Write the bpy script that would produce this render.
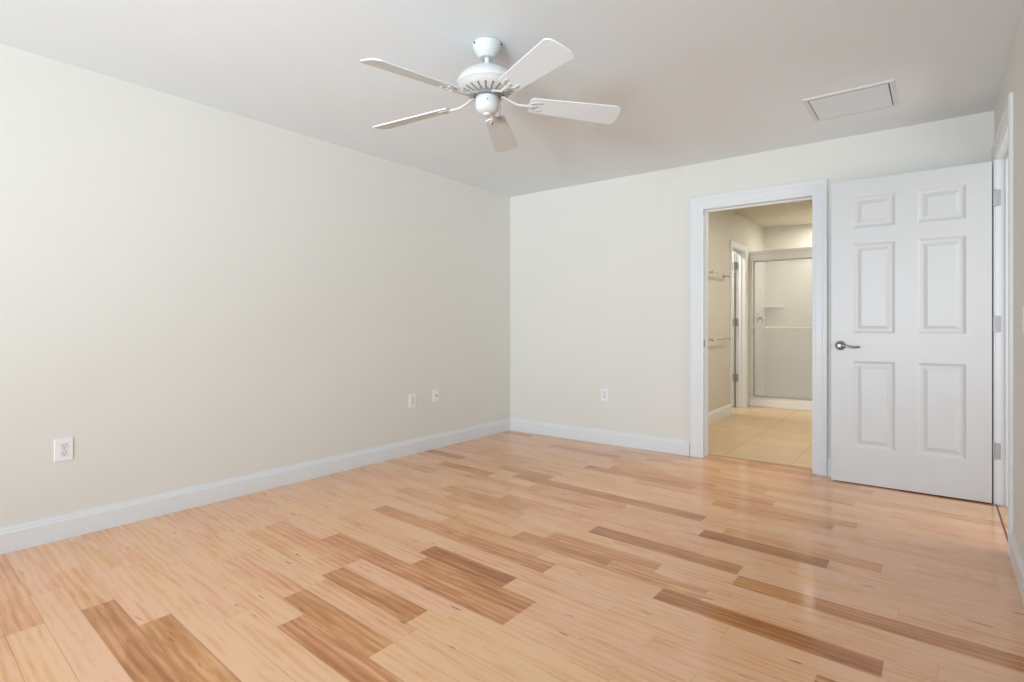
import bpy, bmesh, math, random
from mathutils import Vector, Matrix
PI = math.pi
S = bpy.context.scene
C = S.collection
for o in list(bpy.data.objects): bpy.data.objects.remove(o)

# ------------------------------------------------------------------ camera
F_PX = 555.0
YAW = math.atan(426/555.0)            # camera turned to the left of +Y
CAM_H = 1.09
cam = bpy.data.cameras.new('camera'); co = bpy.data.objects.new('camera', cam); C.objects.link(co)
co.location = (0, 0, CAM_H); co.rotation_euler = (PI/2, 0, YAW)
cam.sensor_width = 36; cam.lens = 36*F_PX/1024
cam.shift_y = -(341-326)/1024.0
cam.clip_start = 0.02
S.camera = co

# ------------------------------------------------------------------ world / light / exposure
w = bpy.data.worlds.new('World'); S.world = w; w.use_nodes = True
bg = w.node_tree.nodes['Background']; bg.inputs[0].default_value = (0.80, 0.89, 1.0, 1); bg.inputs[1].default_value = 1.0
S.view_settings.view_transform = 'Standard'; S.view_settings.look = 'None'
S.view_settings.gamma = 1; S.view_settings.use_curve_mapping = False
S.view_settings.exposure = 0.21

def area(name, loc, rot, sx, sy, power, col):
    l = bpy.data.lights.new(name, 'AREA'); l.shape = 'RECTANGLE'; l.size = sx; l.size_y = sy
    l.energy = power; l.color = col
    o = bpy.data.objects.new(name, l); o.location = loc; o.rotation_euler = rot; C.objects.link(o); return o
# daylight through the wide window behind the camera
dl = area('daylight_window', (-2.0, -3.82, 1.05), (PI/2+math.radians(8), 0, -math.radians(5)), 2.5, 1.5, 52, (0.78, 0.885, 1.0))
dl.data.spread = math.radians(115)
# added soft fill at the rear of the room to even the light, aimed up at the far corner
area('rear_fill', (-0.2, -2.8, 1.15), (PI-math.radians(75), 0, math.radians(26)), 0.8, 0.6, 45, (0.82, 0.915, 1.0)).data.spread = math.radians(82)
# unseen ceiling lamps of the bathroom, shower and closet room
area('bathroom_lamp', (-0.6, 6.0, 2.50), (0, 0, 0), 0.6, 0.9, 24, (1.0, 0.95, 0.87))
area('shower_lamp', (-1.0, 8.3, 2.50), (0, 0, 0), 0.7, 0.35, 16, (1.0, 0.95, 0.86))
area('closet_lamp', (-2.7, 7.2, 2.50), (0, 0, 0), 0.3, 0.3, 20, (1.0, 0.96, 0.88))
area('hallway_fill', (1.45, 3.6, 1.35), (PI/2, 0, PI/2), 1.6, 1.6, 20, (0.92, 0.96, 1.0))  # added unseen fill panel in the hallway, brightens the far left wall

# ------------------------------------------------------------------ materials
def nt(m): return m.node_tree.nodes, m.node_tree.links
def mat(name, col, rough=0.6, metal=0.0, spec=0.5, bump=0.0, bscale=200, var=0.0, vscale=3.0):
    m = bpy.data.materials.new(name); m.use_nodes = True
    N, L = nt(m); b = N['Principled BSDF']
    b.inputs['Base Color'].default_value = (*col, 1); b.inputs['Roughness'].default_value = rough
    b.inputs['Metallic'].default_value = metal; b.inputs['Specular IOR Level'].default_value = spec
    tc = N.new('ShaderNodeTexCoord')
    if var > 0:
        n = N.new('ShaderNodeTexNoise'); n.inputs['Scale'].default_value = vscale; n.inputs['Detail'].default_value = 3
        L.new(tc.outputs['Object'], n.inputs['Vector'])
        r = N.new('ShaderNodeMapRange'); r.inputs[3].default_value = 1-var; r.inputs[4].default_value = 1+var
        L.new(n.outputs['Fac'], r.inputs[0])
        h = N.new('ShaderNodeHueSaturation'); h.inputs['Color'].default_value = (*col, 1)
        L.new(r.outputs[0], h.inputs['Value']); L.new(h.outputs[0], b.inputs['Base Color'])
    if bump > 0:
        n = N.new('ShaderNodeTexNoise'); n.inputs['Scale'].default_value = bscale; n.inputs['Detail'].default_value = 2
        L.new(tc.outputs['Object'], n.inputs['Vector'])
        bp = N.new('ShaderNodeBump'); bp.inputs['Strength'].default_value = bump; bp.inputs['Distance'].default_value = 0.002
        L.new(n.outputs['Fac'], bp.inputs['Height']); L.new(bp.outputs[0], b.inputs['Normal'])
    return m
M = {}
M['wall'] = mat('wall_paint', (0.75, 0.74, 0.685), 0.55, spec=0.3, bump=0.12, bscale=260, var=0.01)
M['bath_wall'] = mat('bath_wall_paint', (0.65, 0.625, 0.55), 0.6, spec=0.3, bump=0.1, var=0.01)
M['ceiling'] = mat('ceiling_paint', (0.825, 0.875, 0.90), 0.9, spec=0.1, bump=0.25, bscale=120, var=0.01)
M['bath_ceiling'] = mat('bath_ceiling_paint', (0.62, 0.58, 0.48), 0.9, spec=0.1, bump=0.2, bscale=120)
M['trim'] = mat('white_trim_paint', (0.76, 0.785, 0.80), 0.32, spec=0.45)
M['door'] = mat('white_door_paint', (0.635, 0.645, 0.645), 0.36, spec=0.45, bump=0.05, bscale=90)
M['fan'] = mat('white_fan_enamel', (0.64, 0.655, 0.64), 0.3, spec=0.5)
M['blade'] = mat('white_blade_laminate', (0.74, 0.785, 0.80), 0.45)
M['dark'] = mat('dark_recess', (0.035, 0.03, 0.028), 0.8)
M['shadowgap'] = mat('grey_shade_and_parts', (0.24, 0.24, 0.235), 0.8)  # painted shade of vent gaps and slots; also flywheel and a screw
M['nickel'] = mat('satin_nickel', (0.27, 0.27, 0.275), 0.34, metal=1.0)
M['nickel_plate'] = mat('brushed_hinge_metal', (0.42, 0.42, 0.42), 0.5, metal=0.6)
M['chrome'] = mat('chrome', (0.62, 0.60, 0.57), 0.16, metal=1.0)
M['plate'] = mat('white_plate_plastic', (0.86, 0.86, 0.86), 0.3)
M['socket'] = mat('white_socket_plastic', (0.78, 0.78, 0.78), 0.35)
M['brass'] = mat('aged_metal', (0.25, 0.2, 0.15), 0.5, metal=0.7)
M['transition'] = mat('brown_transition_wood', (0.20, 0.075, 0.035), 0.4)
M['threshold'] = mat('wood_threshold', (0.50, 0.29, 0.15), 0.35, bump=0.1, var=0.08, vscale=12)
M['surround'] = mat('shower_surround_acrylic', (0.78, 0.76, 0.73), 0.35, var=0.015)
M['curb'] = mat('shower_curb_acrylic', (0.85, 0.85, 0.83), 0.3)
M['alu'] = mat('shower_frame_metal', (0.80, 0.78, 0.74), 0.3, metal=0.45)
M['grille'] = mat('white_grille_metal', (0.73, 0.77, 0.79), 0.6, spec=0.2)

def glass_mat(name, tint, gloss=0.08):
    m = bpy.data.materials.new(name); m.use_nodes = True; N, L = nt(m)
    for n in list(N): N.remove(n)
    out = N.new('ShaderNodeOutputMaterial'); t = N.new('ShaderNodeBsdfTransparent'); g = N.new('ShaderNodeBsdfGlossy')
    t.inputs[0].default_value = (*tint, 1); g.inputs['Roughness'].default_value = 0.05
    mx = N.new('ShaderNodeMixShader'); mx.inputs[0].default_value = gloss
    L.new(t.outputs[0], mx.inputs[1]); L.new(g.outputs[0], mx.inputs[2]); L.new(mx.outputs[0], out.inputs[0])
    return m
M['window_glass'] = glass_mat('window_glass', (1, 1, 1), 0.05)
def shower_glass():
    m = glass_mat('shower_glass', (0.93, 0.94, 0.93), 0.07); N, L = nt(m)
    out = [n for n in N if n.type == 'OUTPUT_MATERIAL'][0]; mx = [n for n in N if n.type == 'MIX_SHADER'][0]
    d = N.new('ShaderNodeBsdfTranslucent'); d.inputs[0].default_value = (0.75, 0.75, 0.73, 1)
    d2 = N.new('ShaderNodeBsdfDiffuse'); d2.inputs[0].default_value = (0.75, 0.75, 0.73, 1)
    a = N.new('ShaderNodeMixShader'); L.new(d.outputs[0], a.inputs[1]); L.new(d2.outputs[0], a.inputs[2])
    b = N.new('ShaderNodeMixShader'); b.inputs[0].default_value = 0.22
    L.new(mx.outputs[0], b.inputs[1]); L.new(a.outputs[0], b.inputs[2]); L.new(b.outputs[0], out.inputs[0])
    return m
M['shower_glass'] = shower_glass()

def wood_mat():
    m = bpy.data.materials.new('plank_wood'); m.use_nodes = True; N, L = nt(m); b = N['Principled BSDF']
    def node(t, **k):
        n = N.new(t)
        for a, v in k.items(): setattr(n, a, v)
        return n
    def math_(op, a, bb=None, clamp=False):
        n = node('ShaderNodeMath', operation=op, use_clamp=clamp)
        for i, x in enumerate((a, bb)):
            if x is None: continue
            if hasattr(x, 'is_linked'): L.new(x, n.inputs[i])
            else: n.inputs[i].default_value = x
        return n.outputs[0]
    tc = node('ShaderNodeTexCoord')
    at = node('ShaderNodeAttribute', attribute_name='plank')
    sep = node('ShaderNodeSeparateColor'); L.new(at.outputs['Color'], sep.inputs[0])
    tone, seed, hue = sep.outputs[0], sep.outputs[1], sep.outputs[2]
    rot = node('ShaderNodeVectorRotate', rotation_type='Z_AXIS'); rot.inputs['Angle'].default_value = 0.06
    L.new(tc.outputs['Object'], rot.inputs['Vector'])
    off = node('ShaderNodeCombineXYZ'); L.new(math_('MULTIPLY', seed, 37.0), off.inputs[0]); L.new(math_('MULTIPLY', seed, 53.0), off.inputs[1]); L.new(math_('MULTIPLY', seed, 11.0), off.inputs[2])
    add = node('ShaderNodeVectorMath', operation='ADD'); L.new(rot.outputs[0], add.inputs[0]); L.new(off.outputs[0], add.inputs[1])
    def noise(sx, sy, detail=4, rough=0.6, dist=0.0):
        mp = node('ShaderNodeMapping'); mp.inputs['Scale'].default_value = (sx, sy, 1)
        L.new(add.outputs[0], mp.inputs['Vector'])
        n = node('ShaderNodeTexNoise'); n.inputs['Scale'].default_value = 1; n.inputs['Detail'].default_value = detail
        n.inputs['Roughness'].default_value = rough; n.inputs['Distortion'].default_value = dist
        L.new(mp.outputs[0], n.inputs['Vector']); return n.outputs['Fac']
    broad = noise(2.4, 13, 3, 0.55, 0.8)
    fine = noise(5, 85, 3, 0.65, 0.5)
    # cathedral grain: distorted bands
    mp = node('ShaderNodeMapping'); mp.inputs['Scale'].default_value = (0.9, 7.5, 1); L.new(add.outputs[0], mp.inputs['Vector'])
    wv = node('ShaderNodeTexWave', wave_type='BANDS', bands_direction='Y'); wv.inputs['Scale'].default_value = 1.3
    wv.inputs['Distortion'].default_value = 7; wv.inputs['Detail'].default_value = 3; wv.inputs['Detail Scale'].default_value = 1.1
    L.new(mp.outputs[0], wv.inputs['Vector'])
    # tone + grain -> ramp
    t = math_('ADD', tone, math_('MULTIPLY', math_('SUBTRACT', broad, 0.5), 0.72))
    t = math_('ADD', t, math_('MULTIPLY', math_('SUBTRACT', fine, 0.5), 0.62))
    t = math_('ADD', t, math_('MULTIPLY', math_('SUBTRACT', wv.outputs['Fac'], 0.5), 0.16), True)
    rp = node('ShaderNodeValToRGB'); e = rp.color_ramp.elements
    e[0].position = 0; e[0].color = (0.86, 0.535, 0.335, 1)
    e[1].position = 1; e[1].color = (0.25, 0.088, 0.030, 1)
    for p, c in ((0.25, (0.78, 0.415, 0.218, 1)), (0.5, (0.59, 0.265, 0.105, 1)), (0.75, (0.41, 0.160, 0.056, 1))):
        x = e.new(p); x.color = c
    L.new(t, rp.inputs[0])
    # pink / yellow drift between planks
    mh = node('ShaderNodeMix', data_type='RGBA', blend_type='MULTIPLY'); mh.inputs[0].default_value = 1
    hr = node('ShaderNodeMix', data_type='RGBA'); L.new(hue, hr.inputs[0])
    hr.inputs[6].default_value = (1.0, 0.955, 0.965, 1); hr.inputs[7].default_value = (1.0, 1.0, 0.90, 1)
    L.new(rp.outputs[0], mh.inputs[6]); L.new(hr.outputs[2], mh.inputs[7])
    # little dark mineral flecks
    fl = noise(9, 60, 1, 0.4, 0.2)
    f = node('ShaderNodeMapRange'); L.new(fl, f.inputs[0]); f.inputs[1].default_value = 0.745; f.inputs[2].default_value = 0.80
    mf = node('ShaderNodeMix', data_type='RGBA'); L.new(math_('MULTIPLY', f.outputs[0], 0.75), mf.inputs[0])
    L.new(mh.outputs[2], mf.inputs[6]); mf.inputs[7].default_value = (0.14, 0.055, 0.025, 1)
    L.new(mf.outputs[2], b.inputs['Base Color'])
    rr = node('ShaderNodeMapRange'); L.new(fine, rr.inputs[0]); rr.inputs[3].default_value = 0.10; rr.inputs[4].default_value = 0.17
    L.new(rr.outputs[0], b.inputs['Roughness']); b.inputs['Specular IOR Level'].default_value = 0.38
    bp = node('ShaderNodeBump'); bp.inputs['Strength'].default_value = 0.03; bp.inputs['Distance'].default_value = 0.001
    L.new(fine, bp.inputs['Height']); L.new(bp.outputs[0], b.inputs['Normal'])
    return m
M['wood'] = wood_mat()
M['seam'] = mat('plank_seam', (0.42, 0.24, 0.13), 0.7)

def tile_mat():
    m = bpy.data.materials.new('bath_floor_tile'); m.use_nodes = True; N, L = nt(m); b = N['Principled BSDF']
    tc = N.new('ShaderNodeTexCoord'); mp = N.new('ShaderNodeMapping'); mp.inputs['Location'].default_value = (0.92, -5.40, 0)
    L.new(tc.outputs['Object'], mp.inputs['Vector'])
    br = N.new('ShaderNodeTexBrick'); br.offset = 0; br.squash = 1
    br.inputs['Scale'].default_value = 1; br.inputs['Brick Width'].default_value = 0.51; br.inputs['Row Height'].default_value = 0.51
    br.inputs['Mortar Size'].default_value = 0.004; br.inputs['Mortar Smooth'].default_value = 0.2
    br.inputs['Color1'].default_value = (0.66, 0.47, 0.27, 1); br.inputs['Color2'].default_value = (0.70, 0.50, 0.30, 1)
    br.inputs['Mortar'].default_value = (0.42, 0.28, 0.16, 1)
    L.new(mp.outputs[0], br.inputs['Vector'])
    n = N.new('ShaderNodeTexNoise'); n.inputs['Scale'].default_value = 4; n.inputs['Detail'].default_value = 5; L.new(tc.outputs['Object'], n.inputs['Vector'])
    r = N.new('ShaderNodeMapRange'); r.inputs[3].default_value = 0.86; r.inputs[4].default_value = 1.14; L.new(n.outputs['Fac'], r.inputs[0])
    h = N.new('ShaderNodeHueSaturation'); L.new(r.outputs[0], h.inputs['Value']); L.new(br.outputs['Color'], h.inputs['Color'])
    L.new(h.outputs[0], b.inputs['Base Color']); b.inputs['Roughness'].default_value = 0.32
    return m
M['tile'] = tile_mat()

# ------------------------------------------------------------------ mesh helpers
def box(bm, x0, x1, y0, y1, z0, z1, mi=0, bev=0.0, seg=1):
    g = bmesh.ops.create_cube(bm, size=1); vs = g['verts']
    for v in vs:
        v.co = Vector(((x0+x1)/2+v.co.x*(x1-x0), (y0+y1)/2+v.co.y*(y1-y0), (z0+z1)/2+v.co.z*(z1-z0)))
    fs = set(f for v in vs for f in v.link_faces)
    for f in fs: f.material_index = mi
    if bev > 0:
        es = list(set(e for v in vs for e in v.link_edges))
        r = bmesh.ops.bevel(bm, geom=es, offset=bev, segments=seg, affect='EDGES', profile=0.5)
        for f in r['faces']: f.material_index = mi
def obj(name, bm, m, parent=None, kind=None, smooth=False, loc=None):
    bmesh.ops.recalc_face_normals(bm, faces=bm.faces)
    me = bpy.data.meshes.new(name); bm.to_mesh(me); bm.free()
    for x in (m if isinstance(m, (list, tuple)) else [m]): me.materials.append(M[x])
    o = bpy.data.objects.new(name, me); C.objects.link(o)
    if parent: o.parent = parent
    if kind: o['kind'] = kind
    if smooth:
        for p in me.polygons: p.use_smooth = True
        md = o.modifiers.new('edge', 'EDGE_SPLIT'); md.split_angle = math.radians(38)
    if loc: o.location = loc
    return o
def B(name, m, *boxes, parent=None, kind=None, bev=0.0):
    bm = bmesh.new()
    for b in boxes: box(bm, *b, bev=bev)
    return obj(name, bm, m, parent, kind)
def thing(name, label, cat, loc=(0, 0, 0), rotz=0, group=None):
    o = bpy.data.objects.new(name, None); C.objects.link(o); o.empty_display_size = 0.05
    o.location = loc; o.rotation_euler = (0, 0, rotz); o['label'] = label; o['category'] = cat
    if group: o['group'] = group
    return o
def lathe(bm, prof, n=48, cx=0, cy=0, mi=0, axis='Z', org=(0, 0, 0)):
    rings = []
    for r, z in prof:
        ring = []
        for i in range(n):
            a = 2*PI*i/n
            if axis == 'Z': p = (org[0]+cx+r*math.cos(a), org[1]+cy+r*math.sin(a), org[2]+z)
            elif axis == 'Y': p = (org[0]+r*math.cos(a), org[1]+z, org[2]+r*math.sin(a))
            else: p = (org[0]+z, org[1]+r*math.cos(a), org[2]+r*math.sin(a))
            ring.append(bm.verts.new(p))
        rings.append(ring)
    for a, b in zip(rings, rings[1:]):
        for i in range(n):
            f = bm.faces.new((a[i], a[(i+1) % n], b[(i+1) % n], b[i])); f.material_index = mi
    for r in (rings[0], rings[-1]):
        f = bm.faces.new(r); f.material_index = mi
def tube(bm, pts, rad, n=12, mi=0, flat=1.0):
    """swept round bar through pts; rad a number or list; flat squashes it along world z"""
    pts = [Vector(p) for p in pts]; rings = []
    rad = rad if isinstance(rad, (list, tuple)) else [rad]*len(pts)
    up = Vector((0, 0, 1))
    for i, p in enumerate(pts):
        d = (pts[min(i+1, len(pts)-1)]-pts[max(i-1, 0)]).normalized()
        s = d.cross(up)
        if s.length < 1e-3: s = d.cross(Vector((0, 1, 0)))
        s.normalize(); u = s.cross(d)
        rings.append([bm.verts.new(p+s*math.cos(2*PI*k/n)*rad[i]+u*math.sin(2*PI*k/n)*rad[i]*flat) for k in range(n)])
    for a, b in zip(rings, rings[1:]):
        for k in range(n):
            f = bm.faces.new((a[k], a[(k+1) % n], b[(k+1) % n], b[k])); f.material_index = mi
    for r in (rings[0], rings[-1]): bm.faces.new(r).material_index = mi
def sweep(bm, prof, path, up_is_out):
    """profile extrusion with mitred corners. prof: list of (across, out). path: points with (across dir, out dir)"""
    rings = []
    for p, ac, out in path:
        p, ac, out = Vector(p), Vector(ac), Vector(out)
        rings.append([bm.verts.new(p+ac*a+out*b) for a, b in prof])
    n = len(prof)
    for A, Bq in zip(rings, rings[1:]):
        for k in range(n): bm.faces.new((A[k], A[(k+1) % n], Bq[(k+1) % n], Bq[k]))
    for r in (rings[0], rings[-1]): bm.faces.new(r)

# ------------------------------------------------------------------ room dimensions
XL, XR, YB, YF, ZC = -3.555, 0.280, 4.60, -3.70, 2.44
WT = 0.12
# ---- floor of planks
PITCH, BASE, SL = 0.109, 0.089, 0.06
def floor_planks():
    rnd = random.Random(7)
    fixed = {   # row: [(x0, x1, tone)] as the boards lie in the photograph (0 light .. 1 dark)
        -1: [(-2.9, -2.2, .55)],
        0: [(-3.0, -2.3, .45), (-2.3, -1.6, .2)],
        1: [(-3.6, -2.6, .45), (-2.6, -1.9, .5)],
        2: [(-3.6, -2.6, .42), (-2.6, -1.7, .15)],
        3: [(-3.6, -2.9, .25), (-2.9, -1.8, .12)],
        4: [(-3.6, -3.08, .22), (-3.08, -2.605, .38), (-2.605, -1.5, .66), (-1.5, -.9, .2)],
        5: [(-3.47, -2.95, .45), (-2.95, -2.305, .12), (-2.305, -1.55, .6), (-1.55, -.8, .15)],
        6: [(-3.6, -2.9, .32), (-2.9, -2.3, .18), (-2.3, -1.45, .15), (-1.45, -.9, .3)],
        7: [(-3.6, -2.8, .28), (-2.8, -2.1, .2), (-2.1, -1.3, .14), (-1.3, -.7, .22)],
        8: [(-3.6, -3.1, .2), (-3.1, -2.5, .25), (-2.5, -1.9, .22), (-1.9, -1.15, .68), (-1.15, -.5, .2)],
        9: [(-3.6, -2.95, .35), (-2.95, -2.62, .3), (-2.62, -2.08, .36), (-2.08, -1.486, .55), (-1.486, -.8, .18)],
        10: [(-3.6, -3.0, .26), (-3.0, -2.35, .22), (-2.35, -2.09, .2), (-2.09, -1.486, .45), (-1.486, -.9, .1), (-.9, -.2, .2)],
        11: [(-3.55, -2.9, .3), (-2.9, -2.135, .42), (-2.135, -1.55, .63), (-1.55, -.9, .05), (-.9, -.3, .18)],
        12: [(-3.6, -2.9, .25), (-2.9, -2.14, .58), (-2.14, -1.45, .22), (-1.45, -.8, .08), (-.8, -.1, .2)],
        13: [(-3.6, -3.15, .38), (-3.15, -2.5, .35), (-2.5, -1.26, .64), (-1.26, -.5, .12), (-.5, .2, .22)],
        14: [(-3.6, -2.9, .2), (-2.9, -1.91, .24), (-1.91, -1.26, .55), (-1.26, -.6, .2)],
        15: [(-3.6, -2.7, .22), (-2.7, -1.98, .3), (-1.98, -1.445, .70), (-1.445, -.79, .18), (-.79, .1, .3)],
        16: [(-3.6, -2.6, .28), (-2.6, -1.9, .22), (-1.9, -1.0, .24), (-1.0, -.3, .18)],
        17: [(-3.6, -2.66, .22), (-2.66, -1.95, .62), (-1.95, -1.385, .58), (-1.385, -.6, .14), (-.6, .2, .24)],
        18: [(-3.6, -2.9, .3), (-2.9, -2.2, .2), (-2.2, -1.5, .5), (-1.5, -.905, .3), (-.905, -.14, .74), (-.14, .3, .28)],
        19: [(-3.6, -3.0, .24), (-3.0, -2.35, .25), (-2.35, -1.745, .28), (-1.745, -1.2, .62), (-1.2, -.75, .5), (-.75, .0, .3)],
        20: [(-3.6, -2.85, .26), (-2.85, -2.3, .55), (-2.3, -1.6, .34), (-1.6, -1.0, .45), (-1.0, -.463, .1), (-.463, .3, .35)],
        21: [(-3.6, -3.1, .3), (-3.1, -2.5, .24), (-2.5, -1.9, .5), (-1.9, -1.3, .25), (-1.3, -.69, .28), (-.69, .3, .66)],
        22: [(-3.6, -2.64, .26), (-2.64, -1.95, .66), (-1.95, -1.47, .3), (-1.47, -.70, .72), (-.70, -.12, .2), (-.12, .3, .48)],
        23: [(-3.6, -2.9, .24), (-2.9, -2.2, .3), (-2.2, -1.6, .5), (-1.6, -.9, .24), (-.9, -.3, .36), (-.3, .3, .26)],
        24: [(-3.6, -3.0, .5), (-3.0, -2.3, .3), (-2.3, -1.75, .28), (-1.75, -1.1, .2), (-1.1, -.5, .28), (-.5, .3, .22)],
        25: [(-3.6, -2.75, .28), (-2.75, -2.1, .62), (-2.1, -1.5, .42), (-1.5, -.99, .22), (-.99, -.4, .66), (-.4, .3, .38)],
        26: [(-3.6, -3.15, .26), (-3.15, -2.6, .6), (-2.6, -2.2, .3), (-2.2, -1.5, .34), (-1.5, -.9, .3), (-.9, -.2, .5)],
        27: [(-3.6, -2.9, .3), (-2.9, -2.45, .35), (-2.45, -1.7, .60), (-1.7, -1.05, .64), (-1.05, -.4, .3)],
        28: [(-3.6, -3.1, .64), (-3.1, -2.7, .4), (-2.7, -2.2, .58), (-2.2, -1.4, .3), (-1.4, -.6, .32), (-.6, .2, .3)],
        29: [(-3.6, -2.9, .3), (-2.9, -2.2, .5), (-2.2, -1.5, .28), (-1.5, -.95, .34), (-.95, -.3, .5)],
        30: [(-3.6, -3.0, .5), (-3.0, -2.4, .34), (-2.4, -1.8, .3), (-1.8, -1.1, .26), (-1.1, -.45, .62), (-.45, .3, .3)],
        31: [(-3.6, -3.2, .35), (-3.2, -2.5, .52), (-2.5, -1.7, .3), (-1.7, -.9, .36), (-.9, -.35, .5), (-.35, .3, .3)],
        32: [(-3.6, -2.9, .3), (-2.9, -2.165, .3), (-2.165, -1.3, .58), (-1.3, -.8, .5), (-.8, .0, .28)],
        33: [(-3.6, -2.8, .42), (-2.8, -2.0, .3), (-2.0, -1.2, .42), (-1.2, -.5, .36), (-.5, .3, .45)],
        36: [(-3.6, -2.8, .35), (-2.8, -2.1, .55), (-2.1, -1.4, .4)],
        40: [(-2.1, -1.5, .45), (-1.5, -.7, .5), (-.2, .3, .8)],
    }
    bm = bmesh.new()
    la = bm.loops.layers.color.new('plank')
    cs, sn = math.cos(SL), math.sin(SL)
    regions = [(XL, 1.55, YF, 4.60), (-1.56, -0.72, 4.60, 4.735)]
    for row in range(-40, 46):
        w0 = BASE+row*PITCH
        lst = list(fixed.get(row, []))
        segs = []; x = -3.75-rnd.random()*.4
        while x < 1.7:
            nxt = None
            for s in lst:
                if s[0]-0.02 <= x < s[1]-0.02: nxt = (max(x, s[0]), s[1], s[2])
            if nxt is None:
                ln = rnd.choice((.45, .6, .75, .95, 1.1)); x1 = x+ln
                for s in lst:
                    if x < s[0] < x1+0.15: x1 = s[0]
                tone = rnd.choice((.15, .22, .26, .32, .36, .42, .5, .58))
                nxt = (x, x1, tone)
            segs.append(nxt); x = nxt[1]
        for x0, x1, tone in segs:
            g = 0.0005
            tone = 0.33+(tone-0.28)*0.92+rnd.uniform(-.08, .08)
            if row >= 13 and -2.5 < x0 < -0.95: tone += 0.09      # browner boards lie in the middle of the room
            elif row >= 13 and x0 > -0.75 and tone < .5: tone -= 0.05
            if tone > .5: tone += 0.03
            col = (min(1, max(0.02, tone)), rnd.random(), rnd.random(), 1)
            # rotated strip: w = y + SL*x is constant along a row
            quad = [(x0+g, w0+g), (x1-g, w0+g), (x1-g, w0+PITCH-g), (x0+g, w0+PITCH-g)]
            P = [(a+b*0.0, b-SL*a) for a, b in quad]
            for (rx0, rx1, ry0, ry1) in regions:
                poly = P[:]
                for ax, lim, sgn in ((0, rx0, 1), (0, rx1, -1), (1, ry0, 1), (1, ry1, -1)):
                    out = []
                    for i in range(len(poly)):
                        a, b2 = poly[i], poly[(i+1) % len(poly)]
                        ia, ib = (a[ax]-lim)*sgn >= 0, (b2[ax]-lim)*sgn >= 0
                        if ia: out.append(a)
                        if ia != ib:
                            t = (lim-a[ax])/(b2[ax]-a[ax]); out.append((a[0]+t*(b2[0]-a[0]), a[1]+t*(b2[1]-a[1])))
                    poly = out
                    if not poly: break
                if len(poly) < 3: continue
                f = bm.faces.new([bm.verts.new((p[0], p[1], 0)) for p in poly])
                for l in f.loops: l[la] = col
    bmesh.ops.recalc_face_normals(bm, faces=bm.faces)
    for f in bm.faces:
        if f.normal.z < 0: f.normal_flip()
    n0 = len(bm.faces)
    box(bm, XL-WT, 1.6, YF-WT, 4.60, -0.06, -0.0008, mi=1)
    box(bm, -1.56, -0.72, 4.60, 4.735, -0.06, -0.0008, mi=1)
    me = bpy.data.meshes.new('floor'); bm.to_mesh(me); bm.free()
    me.materials.append(M['wood']); me.materials.append(M['seam'])
    o = bpy.data.objects.new('floor', me); C.objects.link(o); o['kind'] = 'structure'
floor_planks()

# ---- bedroom shell
B('ceiling', 'ceiling', (XL-WT, 1.6, YF-WT, YB+WT, ZC, ZC+0.09), kind='structure')
B('wall_left', 'wall', (XL-WT, XL, YF-WT, YB+WT, -0.06, ZC), kind='structure')
OX0, OX1, OZ = -1.541, -0.735, 2.052          # bathroom doorway (faces of its jamb lining)
J = 0.018
B('wall_back', 'wall', (XL, OX0-J, YB, YB+WT, -0.06, ZC), (OX1+J, 1.6, YB, YB+WT, -0.06, ZC), (OX0-J, OX1+J, YB, YB+WT, OZ+J, ZC), kind='structure')
RY0, RY1, RZ = 3.585, 4.485, 2.105             # door opening in the right wall
B('wall_right', 'wall', (XR, XR+WT, YF-WT, RY0-J, -0.06, ZC), (XR, XR+WT, RY1+J, YB, -0.06, ZC), (XR, XR+WT, RY0-J, RY1+J, RZ+J, ZC), kind='structure')
WX0, WX1, WZ0, WZ1 = -3.35, -0.65, 0.22, 1.95
B('wall_front', 'wall', (XL, WX0, YF-WT, YF, -0.06, ZC), (WX1, XR, YF-WT, YF, -0.06, ZC), (WX0, WX1, YF-WT, YF, WZ1, ZC), (WX0, WX1, YF-WT, YF, -0.06, WZ0), kind='structure')
# window behind the camera that lights the room
wn = bmesh.new()
for x in (WX0, (WX0+WX1)/2-0.03, WX1-0.06): box(wn, x, x+0.06, YF-0.09, YF-0.04, WZ0, WZ1, bev=0.004)
for z in (WZ0, WZ1-0.06): box(wn, WX0+0.06, WX1-0.06, YF-0.088, YF-0.042, z, z+0.06)
win = obj('window_1', wn, 'trim', kind='structure')
B('window_pane', 'window_glass', (WX0+0.05, WX1-0.05, YF-0.068, YF-0.064, WZ0+0.05, WZ1-0.05), parent=win)

# hallway beyond the open door
B('wall_hallway', 'wall', (1.5, 1.6, YF-WT, YB, -0.06, ZC), (XR+WT, 1.5, YF-WT, YF, -0.06, ZC), kind='structure')

# ---- baseboards
BP = [(0, 0), (0.0, 0.014), (0.095, 0.014), (0.104, 0.010), (0.108, 0.010), (0.120, 0.006), (0.127, 0.005), (0.127, 0)]
def baseboard(name, runs):
    bm = bmesh.new()
    for (a, b, out) in runs:
        sweep(bm, BP, [((*a, 0.0005), (0, 0, 1), (*out, 0)), ((*b, 0.0005), (0, 0, 1), (*out, 0))], None)
    return obj(name, bm, 'trim', kind='structure')
CW = 0.108
baseboard('baseboard_left', [((XL, YF), (XL, YB-0.0145), (1, 0))])
baseboard('baseboard_back', [((XL, YB), (OX0-CW-0.001, YB), (0, -1)), ((OX1+CW-0.007, YB), (XR-0.0145, YB), (0, -1))])
baseboard('baseboard_right', [((XR, YF), (XR, RY0-0.095), (-1, 0))])
baseboard('baseboard_front', [((XL+0.015, YF), (XR-0.015, YF), (0, 1))])

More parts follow.
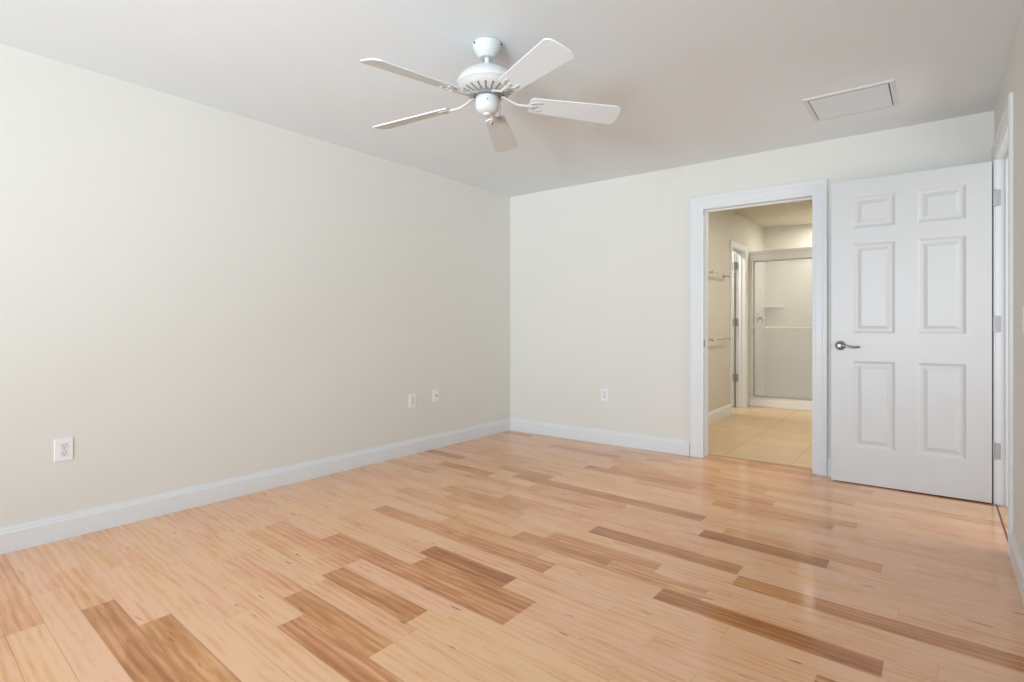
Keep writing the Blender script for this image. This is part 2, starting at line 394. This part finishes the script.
# ---- casings: moulded profile, (across from inner edge, out from wall)
def casing_prof(wd, t):
    return [(0, 0), (0, t*.55), (0.006, t*.62), (wd*.16, t*.62), (wd*.22, t*.78), (wd*.62, t*.78), (wd*.70, t), (wd-0.006, t), (wd, t*.8), (wd, 0)]
def casing(name, kind_axis, a0, a1, z1, wallpos, outsign, wd, t, wd2=None, parent=None):
    """three-sided frame round an opening. kind_axis 'x': opening runs along x on plane y=wallpos"""
    wd2 = wd2 or wd
    bm = bmesh.new()
    def P(a, z): return (a, wallpos, z) if kind_axis == 'x' else (wallpos, a, z)
    def D(a, z): return (a, 0, z) if kind_axis == 'x' else (0, a, z)
    out = (0, outsign, 0) if kind_axis == 'x' else (outsign, 0, 0)
    path = [(P(a0, 0.001), D(-1, 0), out), (P(a0, z1), D(-1, 1), out), (P(a1, z1), D(wd2/wd, 1), out), (P(a1, 0.001), D(wd2/wd, 0), out)]
    sweep(bm, casing_prof(wd, t), path, None)
    return obj(name, bm, 'trim', parent, None if parent else 'structure')
def jamb(bm, axis, a0, a1, z1, w0, w1, stop=None):
    def bx(p0, p1, q0, q1, z0, zz, bev=0.0):
        if axis == 'x': box(bm, p0, p1, q0, q1, z0, zz, bev=bev)
        else: box(bm, q0, q1, p0, p1, z0, zz, bev=bev)
    bx(a0-J, a0, w0, w1, 0.001, z1+J); bx(a1, a1+J, w0, w1, 0.001, z1+J); bx(a0, a1, w0, w1, z1, z1+J)
    if stop:
        s0, s1 = stop
        bx(a0, a0+0.011, s0, s1, 0.001, z1-0.011); bx(a1-0.011, a1, s0, s1, 0.001, z1-0.011); bx(a0, a1, s0, s1, z1-0.011, z1)
# bathroom doorway: trim on both faces
casing('trim_1', 'x', OX0+0.004, OX1-0.004+0.008, OZ+0.004, YB, -1, CW, 0.020, wd2=0.096)
bm = bmesh.new(); jamb(bm, 'x', OX0, OX1, OZ, YB, YB+WT, (YB+0.06, YB+0.095)); dj = obj('trim_2', bm, 'trim', kind='structure')
B('strike_plate', 'nickel_plate', (OX0, OX0+0.0015, YB+0.02, YB+0.05, 0.915, 0.975), parent=dj, bev=0.0006)
casing('trim_3', 'x', OX0+0.004, OX1-0.004, OZ+0.004, YB+WT, 1, 0.085, 0.018)
B('trim_4', 'threshold', (OX0, OX1, 4.735, 4.765, -0.01, 0.004), kind='structure', bev=0.003)
# right wall door opening
casing('trim_5', 'y', RY0-0.004, RY1+0.004, RZ+0.004, XR, -1, 0.080, 0.016)
bm = bmesh.new(); jamb(bm, 'y', RY0, RY1, RZ, XR, XR+WT, (XR+0.045, XR+0.085)); obj('trim_6', bm, 'trim', kind='structure')
B('trim_7', 'transition', (XR-0.001, XR+0.007, RY0, RY1, -0.01, 0.003), kind='structure', bev=0.001)

# ------------------------------------------------------------------ six-panel door leaf
def panel_door_leaf(bm, W, H, T, panels, depth=0.007, mv=0.022, field=0.017, front=-1):
    """leaf in x 0..W, y 0..T, z 0..H with recessed and raised panels on both faces"""
    xs = sorted(set([0, W]+[p[0] for p in panels]+[p[1] for p in panels]))
    zs = sorted(set([0, H]+[p[2] for p in panels]+[p[3] for p in panels]))
    for y, sgn in ((0, 1), (T, -1)):
        for i in range(len(xs)-1):
            for k in range(len(zs)-1):
                x0, x1, z0, z1 = xs[i], xs[i+1], zs[k], zs[k+1]
                inside = any(p[0] <= x0+1e-6 and x1-1e-6 <= p[1] and p[2] <= z0+1e-6 and z1-1e-6 <= p[3] for p in panels)
                if inside: continue
                bm.faces.new([bm.verts.new(q) for q in ((x0, y, z0), (x1, y, z0), (x1, y, z1), (x0, y, z1))])
        for p in panels:
            steps = [(0, 0), (0.004, depth*.35), (mv*.55, depth*.85), (mv*.75, depth), (mv+0.004, depth), (mv+0.004+field*.6, depth*.55), (mv+0.004+field, depth*.22)]
            rings = []
            for ins, dp in steps:
                rings.append([bm.verts.new(q) for q in ((p[0]+ins, y+sgn*dp, p[2]+ins), (p[1]-ins, y+sgn*dp, p[2]+ins), (p[1]-ins, y+sgn*dp, p[3]-ins), (p[0]+ins, y+sgn*dp, p[3]-ins))])
            for a, b in zip(rings, rings[1:]):
                for k in range(4): bm.faces.new((a[k], a[(k+1) % 4], b[(k+1) % 4], b[k]))
            bm.faces.new(rings[-1])
    for q in (((0, 0, 0), (W, 0, 0), (W, T, 0), (0, T, 0)), ((0, 0, H), (W, 0, H), (W, T, H), (0, T, H)), ((0, 0, 0), (0, T, 0), (0, T, H), (0, 0, H)), ((W, 0, 0), (W, T, 0), (W, T, H), (W, 0, H))):
        bm.faces.new([bm.verts.new(v) for v in q])
    bmesh.ops.remove_doubles(bm, verts=bm.verts, dist=1e-5)
def lever(parent, x, y, z, sgn, direction, m='nickel'):
    """lever handle on a face at y, pointing out by sgn, lever running in +x*direction"""
    bm = bmesh.new()
    prof = [(0.033, 0), (0.033, 0.004), (0.030, 0.008), (0.018, 0.011), (0.0125, 0.014), (0.0115, 0.040), (0.015, 0.044), (0.015, 0.056), (0.011, 0.060)]
    lathe(bm, [(r, sgn*h) for r, h in prof], n=28, axis='Y', org=(x, y, z))
    d = direction
    pts = [(x-0.006*d, y+sgn*0.050, z), (x+0.02*d, y+sgn*0.052, z+0.001), (x+0.05*d, y+sgn*0.052, z-0.004), (x+0.085*d, y+sgn*0.050, z-0.010), (x+0.112*d, y+sgn*0.047, z-0.007), (x+0.120*d, y+sgn*0.045, z-0.004)]
    tube(bm, pts, [0.010, 0.010, 0.0085, 0.008, 0.007, 0.004], n=12)
    return obj('lever_handle', bm, m, parent, smooth=True)
def hinge(parent, org, jx, jy, dx, dy, z, h=0.098, leaf=0.03):
    """org: pin xy; (jx,jy): unit direction of the jamb leaf from the pin; (dx,dy): of the door leaf"""
    bm = bmesh.new()
    for k in range(5): lathe(bm, [(0.0060, z-h/2+k*h/5+0.001), (0.0060, z-h/2+(k+1)*h/5-0.001)], n=12, cx=org[0], cy=org[1])
    lathe(bm, [(0.003, z+h/2), (0.0075, z+h/2+0.001), (0.005, z+h/2+0.006)], n=12, cx=org[0], cy=org[1])
    for ux, uy, off in ((jx, jy, 0), (dx, dy, 0)):
        a = Vector(org); u = Vector((ux, uy)); n = Vector((-uy, ux))*0.0012
        c = [a+n, a+u*leaf+n, a+u*leaf-n, a-n]
        v0 = [bm.verts.new((p.x, p.y, z-h/2)) for p in c]; v1 = [bm.verts.new((p.x, p.y, z+h/2)) for p in c]
        bm.faces.new(v0); bm.faces.new(v1)
        for k in range(4): bm.faces.new((v0[k], v0[(k+1) % 4], v1[(k+1) % 4], v1[k]))
    return obj('hinge', bm, 'nickel_plate', parent)

# ---- the white bedroom door, swung open against the back wall
DX0, DX1, DY, DZ0, DZ1, DT = -0.596, 0.261, 4.470, 0.009, 2.094, 0.038
door = thing('door_1', 'white six-panel door standing open against the back wall, right of the bathroom doorway', 'door', (DX0, DY, DZ0))
door['kind'] = 'structure'
pn = []
for (x0, x1) in ((-0.468, -0.226), (-0.105, 0.139)):
    for (z0, z1) in ((1.762, 1.975), (1.040, 1.655), (0.255, 0.850)):
        pn.append((x0-DX0, x1-DX0, z0-DZ0, z1-DZ0))
bm = bmesh.new(); panel_door_leaf(bm, DX1-DX0, DZ1-DZ0, DT, pn, depth=0.009, mv=0.026, field=0.022)
leaf = obj('door_leaf', bm, 'door', door)
lever(door, 0.056, 0, 0.945, -1, 1); 
bm = bmesh.new(); box(bm, -0.0015, 0, 0.006, DT-0.006, 0.915, 0.975, bev=0.0005); box(bm, -0.006, -0.0015, 0.011, DT-0.013, 0.937, 0.953, bev=0.002)
obj('latch', bm, 'nickel', door)
for zc in (1.871, 1.103, 0.328):
    h = hinge(door, (DX1+0.009-DX0, 0.009), 1, 0, -0.3, 0.95, zc-DZ0, leaf=0.032)

# ------------------------------------------------------------------ bathroom
BX, BYE, BZ = -2.04, 7.97, 2.53
BR = 0.35
B('floor_bathroom', 'tile', (BX-WT, BR, 4.765, BYE+0.02, -0.06, 0.0), (BX-WT, OX0-J, 4.72, 4.765, -0.06, 0.0), (OX1+J, BR, 4.72, 4.765, -0.06, 0), kind='structure')
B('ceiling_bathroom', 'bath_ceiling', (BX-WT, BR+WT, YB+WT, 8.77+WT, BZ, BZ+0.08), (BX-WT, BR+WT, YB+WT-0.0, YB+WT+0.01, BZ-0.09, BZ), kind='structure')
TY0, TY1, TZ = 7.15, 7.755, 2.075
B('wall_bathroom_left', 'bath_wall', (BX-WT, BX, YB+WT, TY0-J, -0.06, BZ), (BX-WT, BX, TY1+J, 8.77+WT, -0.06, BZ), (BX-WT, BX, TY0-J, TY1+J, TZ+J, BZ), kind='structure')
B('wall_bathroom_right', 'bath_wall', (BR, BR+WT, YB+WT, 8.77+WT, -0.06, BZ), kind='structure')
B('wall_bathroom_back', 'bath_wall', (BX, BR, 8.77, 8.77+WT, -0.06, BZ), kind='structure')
B('wall_shower_side', 'bath_wall', (-0.48, BR, BYE, 8.77, -0.06, BZ), kind='structure')
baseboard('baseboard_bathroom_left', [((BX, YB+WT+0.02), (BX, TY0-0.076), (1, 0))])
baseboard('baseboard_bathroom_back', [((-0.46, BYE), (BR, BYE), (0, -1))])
casing('trim_8', 'y', TY0-0.004, TY1+0.004, TZ+0.004, BX, 1, 0.072, 0.018)
bm = bmesh.new(); jamb(bm, 'y', TY0, TY1, TZ, BX-WT, BX, (BX-0.075, BX-0.045)); obj('trim_9', bm, 'trim', kind='structure')
# small toilet room beyond
B('floor_toilet_room', 'tile', (-3.5, BX-WT, 6.4, 7.98, -0.06, 0.0), kind='structure')
B('ceiling_toilet_room', 'bath_ceiling', (-3.62, BX-WT, 6.28, 8.1, BZ, BZ+0.08), kind='structure')
B('wall_toilet_room', 'bath_wall', (-3.62, -3.5, 6.28, 8.1, -0.06, BZ), (-3.5, BX-WT, 6.28, 6.4, -0.06, BZ), (-3.5, BX-WT, 7.98, 8.1, -0.06, BZ), kind='structure')
d2 = bpy.data.objects.new('door_2', None); C.objects.link(d2); d2['kind'] = 'structure'
d2.location = (BX-WT-0.010, TY1-0.008, 0.010); d2.rotation_euler = (0, 0, PI)
LW, LH = 0.59, 2.055
pp = []
for x0, x1 in ((0.09, 0.26), (0.33, 0.50)):
    for z0, z1 in ((1.72, 1.93), (1.02, 1.62), (0.24, 0.83)): pp.append((x0, x1, z0, z1))
bm = bmesh.new(); panel_door_leaf(bm, LW, LH, 0.035, pp); obj('door_leaf', bm, 'door', d2)
lever(d2, LW-0.06, 0.035, 0.94, 1, -1)
for zc in (1.887, 1.13, 0.386):
    # door leaf plate on the leaf's face, jamb plate on the far jamb
    bm = bmesh.new()
    lathe(bm, [(0.006, zc-0.05), (0.006, zc+0.05)], n=12, cx=-0.005, cy=0.039)
    box(bm, 0.002, 0.036, 0.035, 0.0375, zc-0.05, zc+0.05); box(bm, -0.046, -0.011, -0.0075, -0.0045, zc-0.05, zc+0.05)
    box(bm, -0.012, -0.004, -0.0075, 0.037, zc-0.05, zc+0.05)
    obj('hinge', bm, 'nickel_plate', d2)

# towel bars on the left bathroom wall
def towel_bar(z, label):
    t = thing('towel_bar', label, 'towel bar', (BX, 6.50, z), 0, 'towel bars on the left bathroom wall')
    bm = bmesh.new(); tube(bm, [(0.078, -0.325, 0), (0.078, 0.325, 0)], 0.0085, n=14); obj('bar', bm, 'chrome', t, smooth=True)
    for s in (-1, 1):
        bm = bmesh.new()
        lathe(bm, [(0.026, 0.0), (0.026, 0.006), (0.018, 0.012), (0.0105, 0.020), (0.0105, 0.062), (0.015, 0.066), (0.015, 0.090), (0.010, 0.096)], n=20, axis='X', org=(0, s*0.31, 0))
        obj('post', bm, 'chrome', t, smooth=True)
    return t
towel_bar(1.682, 'upper of two chrome towel bars on the left bathroom wall, above eye level')
towel_bar(0.938, 'lower of two chrome towel bars on the left bathroom wall, at waist height')

# louvred grille standing in for a dark strip on the bathroom ceiling
t = thing('bath_ceiling_grille', 'small square louvred grille standing in for a dark strip on the bathroom ceiling, at the top of the doorway', 'vent', (-1.26, 7.02, BZ))
bm = bmesh.new()
for a in ((-.14, .14, -.14, -.12), (-.14, .14, .12, .14), (-.14, -.12, -.12, .12), (.12, .14, -.12, .12)): box(bm, *a, -0.02, 0.0, bev=0.003)
obj('frame', bm, 'grille', t)
bm = bmesh.new(); box(bm, -.12, .12, -.12, .12, -0.006, 0.0, mi=1)
for k in range(9): box(bm, -.12, .12, -.11+k*.026, -.098+k*.026, -0.016, -0.010)
obj('louvre', bm, ['grille', 'shadowgap'], t)

# ---- shower
SX0, SX1 = BX, -0.48
stall = thing('shower_stall', 'beige shower stall with white curb behind framed sliding glass doors at the bathroom end', 'shower', (SX0, BYE, 0))
def into(o, par):
    o.parent = par; o.matrix_parent_inverse = Matrix.Translation(-Vector(par.location)); return o
pan = B('pan', 'curb', (SX0, SX1, BYE, BYE+0.10, 0.0, 0.10), (SX0, SX1, BYE+0.10, 8.77, 0.0, 0.05), bev=0.004)
into(pan, stall)
bm = bmesh.new()
box(bm, SX0, SX1, 8.745, 8.77, 0.05, 2.10); box(bm, SX0, SX0+0.025, BYE+0.09, 8.745, 0.05, 2.10); box(bm, SX1-0.025, SX1, BYE+0.09, 8.745, 0.05, 2.10)
sur = into(obj('surround', bm, 'surround'), stall)
bm = bmesh.new()   # moulded soap shelf on the back wall
box(bm, -2.01, -1.76, 8.655, 8.745, 1.352, 1.374, bev=0.006, seg=2); obj('soap_shelf', bm, 'surround', sur)
enc = stall; OFF = Matrix.Translation((0, 0.045, 0.10))
def shift(o, m=OFF): o.data.transform(m); return o
bm = bmesh.new(); box(bm, 0.0, SX1-SX0, -0.035, 0.035, 1.875, 1.965, bev=0.004); box(bm, 0.0, SX1-SX0, -0.042, 0.030, 1.965, 2.005, bev=0.006, seg=2); shift(obj('header_rail', bm, 'alu', enc))
bm = bmesh.new(); box(bm, 0.0, SX1-SX0, -0.03, 0.035, 0.0, 0.030, bev=0.003); shift(obj('bottom_track', bm, 'alu', enc))
for x in (0.0, SX1-SX0-0.035):
    bm = bmesh.new(); box(bm, x, x+0.035, -0.03, 0.035, 0.030, 1.875, bev=0.003); shift(obj('side_jamb', bm, 'alu', enc))
for (x0, x1, y, bar) in ((0.045, 0.82, -0.018, True), (0.78, SX1-SX0-0.045, 0.016, False)):
    p = shift(B('sliding_panel', 'shower_glass', (x0+.015, x1-.015, y-0.003, y+0.003, 0.045, 1.862), parent=enc))
    bm = bmesh.new()
    for a in ((x0, x0+0.018, 0.032, 1.872), (x1-0.018, x1, 0.032, 1.872)): box(bm, a[0], a[1], y-0.009, y+0.009, a[2], a[3], bev=0.002)
    for z in (0.032, 1.854): box(bm, x0+0.018, x1-0.018, y-0.009, y+0.009, z, z+0.018)
    shift(obj('panel_frame', bm, 'nickel_plate', p))
    if bar:
        bm = bmesh.new()
        tube(bm, [(x0+0.0, -0.085, 0.968), (x1-0.02, -0.085, 0.968)], 0.011, n=14)
        for x in (x0+0.02, x1-0.04): tube(bm, [(x, y-0.006, 0.968), (x, -0.085, 0.968)], 0.008, n=12)
        shift(obj('towel_rail', bm, 'alu', p, smooth=True))
VM = Matrix.Translation((0.025, 0.33, 1.20))
bm = bmesh.new(); lathe(bm, [(0.075, 0), (0.075, 0.004), (0.06, 0.012), (0.03, 0.016), (0.026, 0.05), (0.02, 0.055)], n=28, axis='X'); v = shift(obj('shower_valve', bm, 'chrome', stall, smooth=True), VM)
bm = bmesh.new(); tube(bm, [(0.05, 0, 0.0), (0.062, 0.02, -0.03), (0.066, 0.03, -0.075)], [0.012, 0.010, 0.007]); shift(obj('lever_handle', bm, 'chrome', v, smooth=True), VM)

# ------------------------------------------------------------------ ceiling fan
FX, FY = -1.712, 2.036
fan = thing('ceiling_fan', 'white five-blade ceiling fan hanging from the bedroom ceiling on a short downrod', 'ceiling fan', (FX, FY, ZC))
def at(z): return z-ZC
bm = bmesh.new(); lathe(bm, [(0.066, -0.0005), (0.071, -0.004), (0.070, -0.014), (0.064, -0.035), (0.050, -0.056), (0.040, -0.066), (0.037, -0.070), (0.014, -0.071)], n=48)
can = obj('canopy', bm, 'fan', fan, smooth=True)
for a in (252, 20):
    bm = bmesh.new(); a = math.radians(a); tube(bm, [(0.066*math.cos(a), 0.066*math.sin(a), -0.013), (0.074*math.cos(a), 0.074*math.sin(a), -0.013)], 0.0045); obj('screw', bm, 'dark', can)
bm = bmesh.new(); lathe(bm, [(0.0125, -0.070), (0.0125, at(2.325)), (0.020, at(2.325)), (0.022, at(2.30))], n=24); obj('downrod', bm, 'fan', fan, smooth=True)
bm = bmesh.new()
lathe(bm, [(0.030, at(2.322)), (0.060, at(2.318)), (0.098, at(2.304)), (0.128, at(2.282)), (0.142, at(2.260)), (0.145, at(2.248)), (0.143, at(2.240)), (0.136, at(2.236)), (0.132, at(2.228)), (0.112, at(2.213)), (0.085, at(2.204)), (0.060, at(2.200))], n=64)
mot = obj('motor_housing', bm, 'fan', fan, smooth=True)
# cooling slots: side louvres and radial slots underneath
bm = bmesh.new()
for k in range(20):
    a = 2*PI*k/20; ca, sa = math.cos(a), math.sin(a)
    p0 = Vector((0.072*ca, 0.072*sa, at(2.2000))); p1 = Vector((0.116*ca, 0.116*sa, at(2.2150)))
    tube(bm, [p0, p1], [0.0035, 0.0055], n=8, flat=0.5)
obj('cooling_slots', bm, 'shadowgap', mot)
bm = bmesh.new(); lathe(bm, [(0.062, at(2.201)), (0.066, at(2.196)), (0.066, at(2.186)), (0.050, at(2.182))], n=40); obj('flywheel', bm, 'shadowgap', fan, smooth=True)
bm = bmesh.new(); lathe(bm, [(0.040, at(2.186)), (0.052, at(2.184)), (0.057, at(2.176)), (0.057, at(2.140)), (0.053, at(2.124)), (0.040, at(2.110)), (0.022, at(2.104)), (0.020, at(2.098)), (0.012, at(2.094))], n=48)
sw = obj('switch_housing', bm, 'fan', fan, smooth=True)
bm = bmesh.new(); a = math.radians(-50); tube(bm, [(0.056*math.cos(a), 0.056*math.sin(a), at(2.155)), (0.060*math.cos(a), 0.060*math.sin(a), at(2.155))], 0.0035); obj('screw', bm, 'shadowgap', sw)
# pull chain on the camera's right
a = math.radians(37.5-20); cx, cy = 0.060*math.cos(a), 0.060*math.sin(a)
bm = bmesh.new(); tube(bm, [(cx*.92, cy*.92, at(2.158)), (cx*1.12, cy*1.12, at(2.158))], 0.005); tube(bm, [(cx*1.1, cy*1.1, at(2.156)), (cx*1.1, cy*1.1, at(2.082))], 0.0014, n=6); tube(bm, [(cx*1.1, cy*1.1, at(2.084)), (cx*1.1, cy*1.1, at(2.070))], [0.003, 0.004], n=8); obj('pull_chain', bm, 'brass', sw)
# blades
ZB = at(2.150); PITCHB = math.radians(15)
DROOP = Matrix.Translation((0.2, 0, at(2.163))) @ Matrix.Rotation(math.radians(3.0), 4, 'Y') @ Matrix.Translation((-0.2, 0, 0))
def blade_mesh():
    bm = bmesh.new(); n = 26; top, bot = [], []
    r0, r1 = 0.205, 0.655
    out = []
    # outline (r, w)
    def arc(cx, cy, rad, a0, a1, k):
        return [(cx+rad*math.cos(a0+(a1-a0)*i/k), cy+rad*math.sin(a0+(a1-a0)*i/k)) for i in range(k+1)]
    hw0, hw1 = 0.052, 0.070
    out += arc(r1-0.030, -hw1+0.030, 0.030, -PI/2, 0, 6)
    out += [(r1+0.003, 0)]
    out += arc(r1-0.030, hw1-0.030, 0.030, 0, PI/2, 6)
    out += arc(r0+0.02, hw0-0.02, 0.02, PI/2, PI, 5)
    out += arc(r0+0.02, -hw0+0.02, 0.02, PI, 3*PI/2, 5)
    th = 0.006
    for sgn in (1, -1):
        ring = [bm.verts.new((x, y, sgn*th/2)) for x, y in out]
        (top if sgn > 0 else bot).extend(ring)
    bm.faces.new(top); bm.faces.new(bot)
    for i in range(len(out)): bm.faces.new((top[i], top[(i+1) % len(out)], bot[(i+1) % len(out)], bot[i]))
    bmesh.ops.rotate(bm, verts=bm.verts, cent=(0, 0, 0), matrix=Matrix.Rotation(-PITCHB, 3, 'X'))
    bmesh.ops.transform(bm, verts=bm.verts, matrix=DROOP)
    return bm
def iron_mesh():
    bm = bmesh.new()
    # neck: from flywheel, dips and rises to the blade
    tube(bm, [(0.058, 0, at(2.192)), (0.085, 0, at(2.187)), (0.115, 0, at(2.172)), (0.150, 0, at(2.158)), (0.190, 0, at(2.156)), (0.225, 0, at(2.155))], [0.011, 0.010, 0.009, 0.010, 0.012, 0.012], n=12, flat=0.6)
    R = Matrix.Rotation(-PITCHB, 3, 'X')
    # forked scroll plate under the blade
    for s in (-1, 1):
        pts = []
        for i in range(9):
            t = i/8; x = 0.196+0.062*t; y = s*(0.030*math.sin(t*PI*0.62)); pts.append(Vector((x, y, -0.0065)))
        pts = [DROOP @ (R @ p) for p in pts]
        tube(bm, pts, 0.0065, n=8, flat=0.5)
        p = DROOP @ (R @ Vector((0.257, s*0.028, -0.006)))
        lathe(bm, [(0.009, -0.002), (0.009, 0.002)], n=16, org=tuple(p))
    p = DROOP @ (R @ Vector((0.235, 0, -0.007))); lathe(bm, [(0.009, -0.002), (0.009, 0.002)], n=16, org=tuple(p))
    return bm
blade0 = obj('blade', blade_mesh(), 'blade', fan)
iron0 = obj('blade_iron', iron_mesh(), 'fan', blade0, smooth=True)
for k, ang in enumerate((154, 82, 10, 226, 298)):
    b = blade0 if k == 0 else blade0.copy()
    if k:
        C.objects.link(b); b.parent = fan; ir = iron0.copy(); C.objects.link(ir); ir.parent = b
    b.rotation_euler = (0, 0, math.radians(ang+37.5))

# ------------------------------------------------------------------ ceiling return-air grille
t = thing('return_air_grille', 'square white louvred return air grille on the ceiling near the back right corner', 'air vent', (-0.416, 3.895, ZC))
gx, gy = 0.225, 0.215
bm = bmesh.new()
pr = [(0, 0), (0, 0.0035), (0.004, 0.007), (0.014, 0.008), (0.021, 0.008), (0.024, 0.004), (0.024, 0)]
P = [(-gx, -gy), (gx, -gy), (gx, gy), (-gx, gy)]; Dd = [(1, 1), (-1, 1), (-1, -1), (1, -1)]
pth = [((P[i % 4][0], P[i % 4][1], 0), (Dd[i % 4][0], Dd[i % 4][1], 0), (0, 0, -1)) for i in range(5)]
sweep(bm, pr, pth, None); obj('frame', bm, 'grille', t)
bm = bmesh.new(); box(bm, -gx+.02, gx-.02, -gy+.02, gy-.02, -0.002, -0.0005, mi=1)
for sx in (-1, 1): box(bm, sx*(gx-.026)-.001, sx*(gx-.026)+.001, -gy+.024, gy-.024, -0.0075, -0.002, mi=1)  # grey strips paint in the shaded gap inside the frame
for sy in (-1, 1): box(bm, -gx+.028, gx-.028, sy*(gy-.026)-.001, sy*(gy-.026)+.001, -0.0078, -0.002, mi=1)
n = 26
for k in range(n):
    y = -gy+0.036+k*(2*gy-0.072)/(n-1)
    g = bmesh.ops.create_cube(bm, size=1)['verts']
    for vv in g:
        yy, zz = vv.co.y*0.0135, vv.co.z*0.0012
        a = math.radians(-22); vv.co = Vector((vv.co.x*(2*gx-0.058), y+yy*math.cos(a)-zz*math.sin(a), -0.006+yy*math.sin(a)+zz*math.cos(a)))
obj('louvre', bm, ['grille', 'shadowgap'], t)

# ------------------------------------------------------------------ outlets and switch
def cover(bm, w=0.078, h=0.116, t=0.006):
    box(bm, -w/2, w/2, -t, 0, -h/2, h/2, bev=0.0025, seg=2)
def outlet(loc, rz, label, group):
    t = thing('wall_outlet', label, 'electrical outlet', loc, rz, group)
    bm = bmesh.new(); cover(bm); obj('cover_plate', bm, 'plate', t)
    for s in (1, -1):
        bm = bmesh.new(); z = s*0.0195
        box(bm, -0.0165, 0.0165, -0.0075, -0.005, z-0.0145, z+0.0145, bev=0.002, seg=2)
        so = obj('socket', bm, 'socket', t)
        bm = bmesh.new()
        box(bm, -0.0075, -0.0055, -0.0082, -0.0070, z-0.001, z+0.008); box(bm, 0.0055, 0.0075, -0.0082, -0.0070, z+0.0, z+0.007)
        tube(bm, [(0, -0.0070, z-0.008), (0, -0.0082, z-0.008)], 0.0024, n=10)
        obj('slots', bm, 'dark', so)
    bm = bmesh.new(); tube(bm, [(0, -0.0055, 0), (0, -0.0075, 0)], 0.003, n=12); obj('screw', bm, 'nickel', t)
    return t
G = 'wall outlets in the bedroom'
outlet((XL, 0.857, 0.458), PI/2, 'white duplex outlet low on the left wall, nearest the camera', G)
outlet((XL, 3.235, 0.455), PI/2, 'white outlet on the left wall toward the far corner, left of the jack plate', G)
outlet((-2.445, YB, 0.455), 0, 'white outlet on the back wall between the room corner and the bathroom doorway', G)
t = thing('cable_jack_plate', 'white cable jack plate on the left wall, closest to the far room corner', 'jack plate', (XL, 3.515, 0.470), PI/2)
bm = bmesh.new(); cover(bm); obj('cover_plate', bm, 'plate', t)
bm = bmesh.new(); lathe(bm, [(0.0075, -0.005), (0.0075, -0.009), (0.0045, -0.009), (0.0045, -0.016)], n=16, axis='Y'); obj('jack', bm, 'nickel', t)
for s in (1, -1):
    bm = bmesh.new(); tube(bm, [(0, -0.0055, s*0.042), (0, -0.0075, s*0.042)], 0.003, n=12); obj('screw', bm, 'nickel', t)
t = thing('light_switch', 'white light switch plate on the right wall at the photo edge, beside the open door', 'light switch', (XR, 3.03, 1.115), -PI/2)
bm = bmesh.new(); cover(bm); obj('cover_plate', bm, 'plate', t)
bm = bmesh.new(); box(bm, -0.0165, 0.0165, -0.0085, -0.005, -0.033, 0.033, bev=0.002, seg=2); obj('rocker', bm, 'socket', t)
